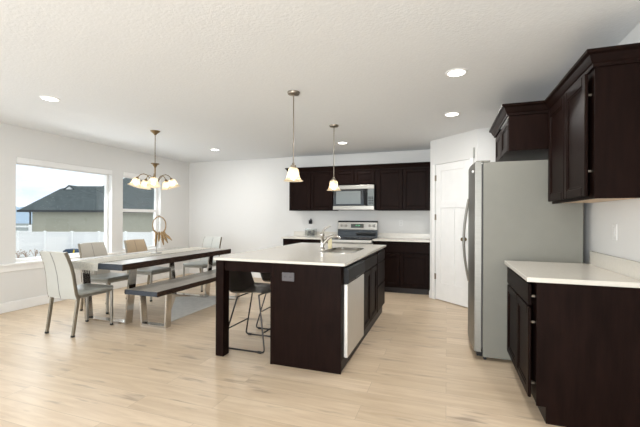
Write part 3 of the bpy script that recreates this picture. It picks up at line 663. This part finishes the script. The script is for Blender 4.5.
# upper cabinet at the right
ux = .818; uc = thing('wall_cabinet', 'dark espresso wall cabinet with two doors at upper right, showing its pale underside', 'cabinet', (1.0, 3.13, 1.43))
L = Matrix.Translation((-1.0, -3.13, -1.43)); uz0, uz1 = 1.425, 2.25
obj('cabinet_body', box(B(), ux + .042, XR - .003, ry0, 3.60, uz0 + .02, uz1, .001), 'espresso', uc, T=L)
bm = B(); box(bm, ux + .036, XR - .003, ry0 - .001, ry0 + .016, uz0, uz1); box(bm, ux + .036, ux + .055, ry0 + .0165, 3.60, uz0, uz0 + .0195); obj('face_frame', bm, 'espresso', uc, T=L)
obj('bottom_panel', box(B(), ux + .056, XR - .004, ry0 + .017, 3.599, uz0 + .006, uz0 + .0195), 'birch', uc, T=L, label='pale birch underside')
TU = L @ Matrix.Translation((ux + .0215, 0, 0)) @ Matrix.Rotation(PI / 2, 4, 'Z')
mu = (ry0 + .03 + 3.60) / 2
obj('door', shaker(B(), ry0 + .055, mu - .003, uz0 + .018, uz1 - .035, .02, .06), 'espresso', uc, T=TU); obj('door', shaker(B(), mu + .003, 3.585, uz0 + .018, uz1 - .035, .02, .06), 'espresso', uc, T=TU)
def hinges(parent, x0, x1, y, zs, T):
    for z in zs: obj('hinge', box(B(), x0, x1, y, y + .02, z - .008, z + .008, .002), 'nickel', parent, T=T, label='small metal hinge')
hinges(uc, ux + .0215, ux + .0415, ry0 + .062, (1.60, 2.08), L)
Lr = Matrix.Translation((-.85, -3.13, 0)); hinges(rc, rx + .0205, rx + .0415, ry0 + .057, (.22, .62, .79), Lr)
# over-fridge cabinet
ox = .525; oc = thing('wall_cabinet', 'short dark espresso cabinet above the fridge', 'cabinet', (.85, 4.2, 1.9)); L = Matrix.Translation((-.85, -4.2, -1.9))
oy0, oy1, oz0, oz1 = 3.665, 4.62, 1.91, 2.25
obj('cabinet_body', box(B(), ox + .022, XR - .003, oy0 + .0165, oy1, oz0 + .02, oz1, .001), 'espresso', oc, T=L)
obj('end_panel', box(B(), ox + .002, XR - .003, oy0, oy0 + .016, oz0, oz1, .001), 'espresso', oc, T=L)
obj('filler', box(B(), ux + .042, XR - .003, 3.601, 3.6645, oz0, oz1), 'espresso', oc, T=L)
TO = L @ Matrix.Translation((ox + .021, 0, 0)) @ Matrix.Rotation(PI / 2, 4, 'Z'); mo = (oy0 + oy1) / 2 + .01
obj('door', shaker(B(), oy0 + .05, mo - .003, oz0 + .015, oz1 - .035, .02, .055), 'espresso', oc, T=TO); obj('door', shaker(B(), mo + .003, oy1 - .015, oz0 + .015, oz1 - .035, .02, .055), 'espresso', oc, T=TO)
bm = B(); pr = crown_prof(0, uz1 - .002, .058, .075)
sweep(bm, pr, [(XR - .003, ry0 - .0015), (ux + .0355, ry0 - .0015), (ux + .0355, 3.6635), (ox - .0005, 3.6635), (ox - .0005, oy1 + .0015), (XR - .003, oy1 + .0015)],
      [(0, -1), (-1, -1), (-1, -1), (-1, -1), (-1, 1), (0, 1)])
tag(obj('crown_moulding', bm, 'espresso'), 'dark crown moulding stepping around the right-hand wall cabinets and the one above the fridge', 'moulding')

# fridge
fr = thing('refrigerator', 'tall stainless side-by-side refrigerator with grey side between counter and pantry', 'refrigerator', (.7, 4.08, 0))
L = Matrix.Translation((-.7, -4.08, 0)); fy0, fy1, fx0, fx1, fz = 3.625, 4.54, .315, 1.09, 1.81
obj('body', box(B(), fx0, fx1, fy0, fy1, .03, fz, .004, 2), 'fridge_side', fr, T=L)
obj('gasket', box(B(), fx0 - .014, fx0 - .0005, fy0 + .012, fy1 - .012, .10, fz - .012), 'dark_gasket', fr, T=L)
def fdoor(y0, y1):
    bm = B(); pts = [(fx0 - .015, y0), (fx0 - .015, y1)]
    N = 8; ym = (fy0 + fy1) / 2; hw = (fy1 - fy0) / 2
    for k in range(N + 1):
        y = y1 + (y0 - y1) * k / N; u = (y - ym) / hw; pts.append((fx0 - .070 - .028 * (1 - u * u), y))
    prism(bm, pts, 'z', .075, fz + .005); return obj('door', bm, 'steel_door', fr, True, T=L)
d1 = fdoor(fy0, 4.055); d2 = fdoor(4.062, fy1)
for yy, s in ((4.02, d1), (4.098, d2)):
    bm = B(); x_ = fx0 - .10
    pts = [(x_ + .012, yy, .65)] + [(x_ - .045 * math.sin(PI * k / 16) - .002, yy, .66 + .83 * k / 16) for k in range(17)] + [(x_ + .012, yy, 1.50)]
    tube(bm, pts, .011, 8); obj('handle', bm, 'steel', s, True, T=L)
bm = B(); cyl(bm, (fx0 - .078, 3.70, 1.735), (fx0 - .092, 3.70, 1.735), .012, seg=16); obj('badge', bm, 'plate', d1, True, T=L, label='small round white badge')
bm = B(); box(bm, fx0 - .06, fx0 + .06, fy0 + .02, fy0 + .07, fz + .0055, fz + .02, .004, 2); box(bm, fx0 - .06, fx0 + .06, fy1 - .07, fy1 - .02, fz + .0055, fz + .02, .004, 2)
obj('hinge_cover', bm, 'fridge_side', fr, T=L)
bm = B(); box(bm, fx0 - .05, fx0 - .0005, fy0 + .008, fy1 - .008, .035, .072); obj('base_grille', bm, 'black', fr, T=L)
for yy in (fy0 + .04, fy1 - .04):
    bm = B(); cyl(bm, (fx0 + .02, yy - .015, .015), (fx0 + .02, yy + .015, .015), .015, seg=14); obj('wheel', bm, 'rubber', fr, T=L)
    bm = B(); cyl(bm, (fx1 - .06, yy - .015, .015), (fx1 - .06, yy + .015, .015), .015, seg=14); obj('wheel', bm, 'rubber', fr, T=L)

# ------------------------------------------------------------------ dining table
tx0, tx1, ty0, ty1, tz = -4.46, -3.42, 3.105, 5.27, .76
dt = thing('dining_table', 'rectangular dining table with thick dark live-edge top on chrome frame legs', 'table', (-3.94, 4.19, 0))
L = Matrix.Translation((3.94, -4.19, 0))
def slab_top(x0, x1, y0, y1, z0, z1, parent, T, amp=.008):
    """thick slab with an uneven bark side; split in top/end plank mesh and the two long dark edges"""
    N = 26; bm = B(); eL = []; eR = []
    for k in range(N + 1):
        y = y0 + (y1 - y0) * k / N
        eL.append((x0 + amp * math.sin(k * 1.3) * math.cos(k * .7), y)); eR.append((x1 + amp * math.sin(k * .9 + 1) * math.cos(k * 1.9), y))
    prism(bm, [(p[0] + .014, p[1]) for p in eL] + [(p[0] - .014, p[1]) for p in reversed(eR)], 'z', z0 + .003, z1)
    top = obj('tabletop', bm, 'slab_top', parent, T=T)
    top.data.materials.append(M['slab_end'])
    for p in top.data.polygons:
        if abs(p.normal.y) > .9: p.material_index = 1
    for E_, s in ((eL, -1), (eR, 1)):
        bm = B(); rg_ = []
        for k, (x, y) in enumerate(E_):
            w = .006 * math.sin(k * 2.1 + s); rg_.append([bm.verts.new(v) for v in ((x - s * .0145, y, z1), (x - s * .002, y, z1 - .001), (x + w * .3, y, (z0 + z1) / 2 + w), (x - s * .006, y, z0), (x - s * .0145, y, z0))])
        for a_, b_ in zip(rg_, rg_[1:]):
            for q in range(5): bm.faces.new((a_[q], a_[(q + 1) % 5], b_[(q + 1) % 5], b_[q]))
        bm.faces.new(rg_[0]); bm.faces.new(list(reversed(rg_[-1])))
        obj('live_edge', bm, 'slab_edge', parent, T=T, label='dark rough bark-like long edge')
    return top
slab_top(tx0, tx1, ty0, ty1, tz - .07, tz + .002, dt, L)
def frame_leg(xa_t, xa_b, xb_t, xb_b, y, zt, w, d, parent, T):
    """trapezoid frame of flat bar: two uprights, floor bar and top plate"""
    t = .022
    for (xt, xb, s) in ((xa_t, xa_b, 1), (xb_t, xb_b, -1)):
        bm = B(); prism(bm, [(xb, .0235), (xb + s * t, .0235), (xt + s * t, zt - .0005), (xt, zt - .0005)], 'y', y - d / 2, y + d / 2); obj('leg', bm, 'chrome', parent, T=T)
    obj('floor_bar', box(B(), xa_b, xb_b, y - d / 2, y + d / 2, 0, .023, .001), 'chrome', parent, T=T)
for y in (3.40, 4.93): frame_leg(-4.385, -4.315, -3.565, -3.64, y, tz - .0705, .08, .10, dt, L)
# runner
rn = B(); rxa, rxb = -4.22, -3.775
prof = [(3.092, .675), (3.092, .75), (3.095, .7645), (3.11, .7665)] + [(3.11 + (5.28 - 3.11) * k / 30, .7665 + .0008 * math.sin(k * 2.3)) for k in range(1, 30)] + [(5.275, .7665), (5.285, .755), (5.287, .69)]
rows = []
for (y, z) in prof:
    rows.append([rn.verts.new((rxa + (rxb - rxa) * j / 10, y + (.004 * math.sin(j * 1.7) if z < .74 else 0), z)) for j in range(11)])
for a_, b_ in zip(rows, rows[1:]):
    for j in range(10): rn.faces.new((a_[j], a_[j + 1], b_[j + 1], b_[j]))
bmesh.ops.solidify(rn, geom=rn.faces[:], thickness=.004)
tr_ = thing('table_runner', 'cream woven runner along the dining table, hanging over its near end', 'runner', (0, 0, 0))
obj('cloth', rn, 'cloth', tr_, True)
bm = B()
for k in range(15):
    xx = rxa + .01 + k * .0265; tube(bm, [(xx, 3.09, .678), (xx + random.uniform(-.004, .004), 3.088, .655), (xx + random.uniform(-.006, .006), 3.09, .638)], .0022, 5)
obj('fringe', bm, 'cloth', tr_)
bm = B()
for sx in (rxa - .001, rxb + .001):
    for k in range(90):
        yy = 3.12 + k * .0236; z_ = .768; s = -1 if sx < -4 else 1
        tube(bm, [(sx, yy, z_ - .001), (sx + s * .012, yy + random.uniform(-.006, .006), z_ - .003)], .002, 4)
obj('side_tassels', bm, 'fringe', tr_)
# sculpture
sc = thing('ring_sculpture', 'gold ring ornament with hanging carved pieces on a metal stand on the dining table', 'ornament', (-3.99, 4.20, .7705))
bm = B(); lathe(bm, [(0, 0), (.075, 0), (.075, .006), (.01, .01), (.0, .012)], seg=28); obj('base', bm, 'steel', sc, True)
bm = B(); tube(bm, [(0, 0, .008), (.01, 0, .2), (.03, 0, .4), (.045, 0, .535)], .005, 8); tube(bm, [(.02, 0, .55), (.045, 0, .54), (.07, 0, .552)], .006, 8); obj('stand_rod', bm, 'steel', sc, True)
ux_ = Vector((math.cos(TH), math.sin(TH), 0))
cc = Vector((.055, .0, .405)); bm = B()
tube(bm, [cc + ux_ * (.095 * math.cos(k * PI / 18)) + Vector((0, 0, .125 * math.sin(k * PI / 18))) for k in range(36)], .010, 8, True, rad=[.008 + .005 * max(0, math.sin(-k * PI / 18)) for k in range(36)])
obj('ring', bm, 'gold', sc, True)
for k, (sx, tilt, ln) in enumerate(((-.045, -.01, .19), (.005, .0, .12), (.03, .035, .17), (.06, .075, .14), (.075, .11, .10))):
    bm = B(); p0 = cc + ux_ * sx + Vector((0, -.012 * (k % 2), -.12)); p1 = p0 + ux_ * (tilt * .5) + Vector((0, 0, -ln * .5)); p2 = p0 + ux_ * tilt + Vector((0, 0, -ln))
    tube(bm, [p0 + Vector((0, 0, .03)), p0, p0.lerp(p1, .5), p1, p1.lerp(p2, .6), p2], .01, 8, rad=[.008, .018, .015, .019, .011, .004]); obj('hanging_piece', bm, 'gold', sc, True)

# rug
rug = thing('floor_mat', 'pale grey flat mat with white binding on the floor under the dining table', 'rug', (-3.6, 4.3, 0))
L = Matrix.Translation((3.6, -4.3, 0)); rp = [(-3.215, 3.56), (-3.25, 5.15), (-3.62, 5.0), (-4.12, 4.76)]
bm = B(); prism(bm, rp, 'z', .0005, .006); obj('mat', bm, 'rug', rug, T=L)
bm = B(); cxm = sum(p[0] for p in rp) / 4; cym = sum(p[1] for p in rp) / 4
for (pa, pb) in ((rp[0], rp[1]), (rp[2], rp[3]), (rp[1], rp[2])):
    d = (Vector(pb) - Vector(pa)).normalized(); nn = Vector((-d.y, d.x))
    if nn.dot(Vector((cxm, cym)) - Vector(pa)) < 0: nn = -nn
    w = .03; prism(bm, [pa, pb, (pb[0] + nn.x * w, pb[1] + nn.y * w), (pa[0] + nn.x * w, pa[1] + nn.y * w)], 'z', .0062, .010)
obj('binding', bm, 'rug_edge', rug, T=L)

# bench
bn = thing('dining_bench', 'long dark live-edge bench on chrome frame legs beside the dining table', 'bench', (-3.27, 4.2, 0)); L = Matrix.Translation((3.27, -4.2, 0))
slab_top(-3.54, -3.055, 3.24, 5.18, .395, .452, bn, L, .005).name = 'bench_seat'
for y in (3.44, 4.95): frame_leg(-3.49, -3.455, -3.07, -3.085, y, .3945, .08, .085, bn, L)

# ------------------------------------------------------------------ chairs
def make_chair(label, back_m):
    t = thing('dining_chair', label, 'chair', (0, 0, 0), 0, 'dining chairs around the table')
    bm = B(); box(bm, -.215, .215, -.20, .245, .43, .475, .016, 3); obj('seat', bm, 'leather_grey', t, True)
    # back: curved sheet from under the seat rising and leaning back
    prof = [(-.195, .40), (-.212, .46), (-.222, .54), (-.236, .66), (-.260, .77), (-.290, .86), (-.315, .918)]
    bm = B(); rings = []
    for i, (y, z) in enumerate(prof):
        hw = .218 - .0055 * i; r = []
        for j in range(9): u = j / 8 * 2 - 1; r.append((u * hw, y - .028 - .016 * (1 - u * u), z + (.006 * (1 - u * u) if i == len(prof) - 1 else 0)))
        for j in range(9): u = 1 - j / 8 * 2; r.append((u * hw, y + .006 - .016 * (1 - u * u), z + (.006 * (1 - u * u) if i == len(prof) - 1 else 0)))
        rings.append([bm.verts.new(p) for p in r])
    n = 18
    for a_, b_ in zip(rings, rings[1:]):
        for k in range(n): bm.faces.new((a_[k], a_[(k + 1) % n], b_[(k + 1) % n], b_[k]))
    bm.faces.new(rings[0]); bm.faces.new(list(reversed(rings[-1])))
    bk = obj('backrest', bm, back_m, t, True)
    bm = B(); tube(bm, [(0, y - .0455, z) for y, z in prof], .0018, 5); tube(bm, [(0, y - .0085, z) for y, z in prof[1:]], .0018, 5)
    obj('seam', bm, 'plate_grey', bk)
    for s in (-1, 1): bm = B(); tube(bm, [(s * (.220 - .0055 * i), y - .011, z) for i, (y, z) in enumerate(prof)], .02, 6, flat=.35); obj('side_piping', bm, 'bronze', bk, True, label='olive brown side piping')
    for s in (-1, 1):
        bm = B(); x = s * .2; prism(bm, [(-.175, .429), (-.207, .429), (-.262, .02), (-.238, .02)], 'x', x - .013, x + .013); lg = obj('leg', bm, 'bronze', t)
        obj('foot_cap', box(B(), x - .015, x + .015, -.268, -.236, 0, .0205, .003), 'rubber', lg)
        bm = B(); box(bm, x - .013, x + .013, .213, .238, .02, .429, .002); lg = obj('leg', bm, 'legmetal', t)
        obj('foot_cap', box(B(), x - .015, x + .015, .211, .240, 0, .0205, .003), 'rubber', lg)
    bm = B(); box(bm, -.2, .2, .216, .235, .405, .4295); box(bm, -.2, .2, -.20, -.181, .405, .4295); box(bm, -.21, -.19, -.18, .215, .405, .4295); box(bm, .19, .21, -.18, .215, .405, .4295)
    obj('seat_frame', bm, 'legmetal', t)
    return t
ch = make_chair('pale leather dining chair at the near end of the table, seen from behind', 'leather_white')
ch.location = (-3.99, 3.06, 0)
dup(ch, (-4.50, 3.84, 0), -PI / 2, 'beige leather dining chair on the window side of the table, nearer the camera', {'backrest': 'leather_beige'})
dup(ch, (-4.50, 4.60, 0), -PI / 2, 'tan leather dining chair on the window side of the table, the farther one', {'backrest': 'leather_tan'})
dup(ch, (-4.19, 5.50, 0), PI - .05, 'pale leather dining chair at the far end of the table near the back wall')

# ------------------------------------------------------------------ bar stools
def make_stool(label):
    t = thing('counter_stool', label, 'stool', (0, 0, 0), 0, 'counter stools tucked under the island')
    # bucket shell (faces +x)
    bm = B(); NU, NV = 14, 20; sh = 0.6
    def pt(u, v, off):
        # u: 0 front edge -> 1 top of back ; v: -1..1 across
        if u < .5:
            s = u / .5; x = .25 - .40 * s; z = .56 + .012 * math.cos(s * PI) - .02 * s
        else:
            s = (u - .5) / .5; x = -.15 - .10 * math.sin(s * PI / 2 * .9) - .02 * s; z = .528 + .04 * s + .22 * s ** 1.3
        w = .225 + .02 * math.sin(u * PI) - .045 * max(0, u - .75) / .25 - (.03 * (1 - u / .12) if u < .12 else 0)
        side = abs(v) ** 3
        lift = .055 * math.sin(min(1, u * 1.25) * PI * .62) * side * (1 - max(0, u - .6) * 1.6)
        fwd = .09 * side * max(0, u - .45) / .55
        return Vector((x + fwd, v * w, z + lift + off))
    grid = [[bm.verts.new(pt(i / NU, j / NV * 2 - 1, 0)) for j in range(NV + 1)] for i in range(NU + 1)]
    for i in range(NU):
        for j in range(NV): bm.faces.new((grid[i][j], grid[i + 1][j], grid[i + 1][j + 1], grid[i][j + 1]))
    bmesh.ops.solidify(bm, geom=bm.faces[:], thickness=.022)
    obj('bucket_seat', bm, 'stool_leather', t, True)
    for s in (-1, 1):
        y = s * .19; ya = s * .15
        pts = fillet([(.13, ya, .538), (.235, y * 1.18, .012), (-.235, y * 1.18, .012), (-.11, ya, .505)], .04, 5)
        bm = B(); tube(bm, pts, .008, 8); lg = obj('sled_leg', bm, 'wire', t, True)
        for xx in (.18, -.185):
            obj('glide', cyl(B(), (xx - .018, y * 1.18, .0115), (xx + .018, y * 1.18, .0115), .0115, seg=10), 'rubber', lg)
    bm = B(); tube(bm, [(.205, -.205, .19), (.205, .205, .19)], .007, 8); obj('foot_rest', bm, 'wire', t, True); bm = B(); tube(bm, [(-.193, -.202, .19), (-.193, .202, .19)], .007, 8); obj('foot_rest', bm, 'wire', t, True)
    bm = B(); tube(bm, [(.13, -.15, .537), (.13, .15, .537)], .007, 8); obj('seat_bar', bm, 'wire', t, True); bm = B(); tube(bm, [(-.11, -.15, .503), (-.11, .15, .503)], .007, 8); obj('seat_bar', bm, 'wire', t, True)
    return t
st = make_stool('dark leather bucket stool under the island overhang, nearest the camera')
st.location = (-1.86, 3.30, 0)
dup(st, (-1.86, 3.97, 0), 0, 'dark leather bucket stool under the island overhang, behind the first stool')

# ------------------------------------------------------------------ ceiling lights
def downlight(loc, label, first=[None]):
    if first[0]: r = dup(first[0], loc, 0, label)
    else:
        r = thing('recessed_light', label, 'ceiling light', loc, 0, 'recessed ceiling lights'); first[0] = r
        bm = B(); lathe(bm, [(.068, -.002), (.072, -.008), (.088, -.006), (.092, -.001), (.092, 0)], seg=32); obj('trim_ring', bm, 'white', r, True)
        obj('lens', cyl(B(), (0, 0, -.006), (0, 0, -.001), .07, seg=32), 'lamp_glow', r)
    l = bpy.data.lights.new('downlight', 'AREA'); l.shape = 'DISK'; l.size = .13; l.energy = 7; l.color = (1, .98, .95)
    o = bpy.data.objects.new('downlight_lamp', l); COL.objects.link(o); o.location = (0, 0, -.012); o.parent = r
downlight((-3.956, 2.673, C), 'round recessed ceiling light at far left, nearest the left wall')
downlight((-4.043, 5.684, C), 'round recessed ceiling light beyond the chandelier near the back left corner')
downlight((.074, 3.308, C), 'large-looking round recessed ceiling light nearest the right wall cabinets')
downlight((.055, 4.618, C), 'round recessed ceiling light in front of the pantry')
downlight((-1.643, 5.825, C), 'round recessed ceiling light near the far pendant, before the microwave')

def point(name, loc, parent, e, col=(1, .88, .70), r=.03):
    l = bpy.data.lights.new(name, 'POINT'); l.energy = e; l.color = col; l.shadow_soft_size = r
    o = bpy.data.objects.new(name, l); COL.objects.link(o); o.location = loc; o.parent = parent
SHP = [(.018, .134), (.040, .130), (.054, .116), (.060, .090), (.066, .058), (.078, .028), (.096, .007), (.108, 0)]
def shade_bm(c, tiltM=None, sc=1.0, flute=.0):
    bm = B(); lathe(bm, [(r * sc * .92, z * sc) for r, z in SHP], (0, 0, 0), 32, flute); bmesh.ops.solidify(bm, geom=bm.faces[:], thickness=.003)
    M4 = Matrix.Translation(c) @ (tiltM or Matrix.Identity(4)); bmesh.ops.transform(bm, matrix=M4, verts=bm.verts); return bm
def pendant(loc, label, zb, zt_):
    r = thing('pendant_light', label, 'pendant light', loc, 0, 'pendant lights over the island')
    h = C
    bm = B(); lathe(bm, [(0, 0), (.062, 0), (.062, -.010), (.056, -.022), (.02, -.027), (.008, -.032), (0, -.032)], seg=28); obj('canopy', bm, 'nickel', r, True)
    z = zb - h
    bm = B(); cyl(bm, (0, 0, -.03), (0, 0, z + .17), .0055, seg=10); obj('rod', bm, 'nickel', r, True)
    bm = B(); lathe(bm, [(0, z + .185), (.012, z + .18), (.014, z + .165), (.028, z + .155), (.030, z + .125), (.02, z + .122)], seg=20); obj('socket_cap', bm, 'nickel', r, True)
    sh = obj('lamp_shade', shade_bm((0, 0, z)), 'shade', r, True, label='frosted bell glass shade, lit')
    bm = B(); ball(bm, (0, 0, z + .045), .03, (1, 1, 1.2)); obj('bulb', bm, 'bulb', r, True)
    point('pendant_lamp', (0, 0, z + .045), r, 2.2, r=.035)
    return r
pendant((-1.440, 3.314, C), 'nickel pendant lamp with frosted bell shade over the near end of the island', 1.66, 1.79)
pendant((-1.441, 4.685, C), 'nickel pendant lamp with frosted bell shade over the far end of the island', 1.664, 1.8)

# chandelier
cd = thing('chandelier', 'five-arm brass chandelier with frosted bell shades over the dining table', 'chandelier', (-4.0, 4.183, C))
bm = B(); lathe(bm, [(0, 0), (.068, 0), (.066, -.008), (.05, -.022), (.022, -.045), (.012, -.06), (0, -.062)], seg=28); obj('canopy', bm, 'brass', cd, True)
bm = B(); z = -.06; k = 0
while z > -.46:
    pts = [((.008 * math.cos(a_ * PI / 4) if k % 2 == 0 else 0), (0 if k % 2 == 0 else .008 * math.cos(a_ * PI / 4)), z - .012 + .013 * math.sin(a_ * PI / 4)) for a_ in range(8)]
    tube(bm, pts, .0022, 5, True); z -= .019; k += 1
obj('chain', bm, 'brass', cd, True)
bm = B(); lathe(bm, [(0, -.455), (.006, -.457), (.008, -.465), (.058, -.472), (.060, -.480), (.034, -.492), (.018, -.52), (.011, -.535), (.010, -.60), (.012, -.70), (.010, -.735), (.026, -.75), (.034, -.765), (.026, -.785), (.012, -.80), (.02, -.812), (.008, -.825), (0, -.835)], seg=24); obj('stem', bm, 'brass', cd, True)
for k in range(5):
    a_ = math.radians(-70 + 72 * k) + TH; d = Vector((math.cos(a_), math.sin(a_), 0)); R = .235
    pts = []
    for (q, z) in ((.02, -.765), (.04, -.745), (.07, -.69), (.11, -.645), (.15, -.632), (.19, -.645), (.22, -.675), (R, -.70)): pts.append(d * q + Vector((0, 0, z)))
    bm = B(); tube(bm, pts, .0055, 8); ar = obj('arm', bm, 'brass', cd, True)
    e = d * R; tilt = Matrix.Rotation(a_, 4, 'Z') @ Matrix.Rotation(-.30, 4, 'Y') @ Matrix.Translation((0, 0, -.12))
    T = Matrix.Translation(e + Vector((0, 0, -.70))) @ tilt
    bm = B(); lathe(bm, [(0, .145), (.012, .14), (.022, .125), (.026, .105), (.02, .10)], seg=18); obj('socket_cap', bm, 'brass', ar, True, T=T)
    bm = B(); lathe(bm, [(r_ * .88, z_ * .86) for r_, z_ in SHP], (0, 0, 0), 40, .05, 8); bmesh.ops.solidify(bm, geom=bm.faces[:], thickness=.003)
    obj('lamp_shade', bm, 'shade', cd, True, T=T, label='frosted flared bell glass shade, lit')
    bm = B(); ball(bm, (0, 0, .05), .026, (1, 1, 1.2)); obj('bulb', bm, 'bulb', cd, True, T=T)
    p = T @ Vector((0, 0, .05)); point('chandelier_lamp', p, cd, 1.2)
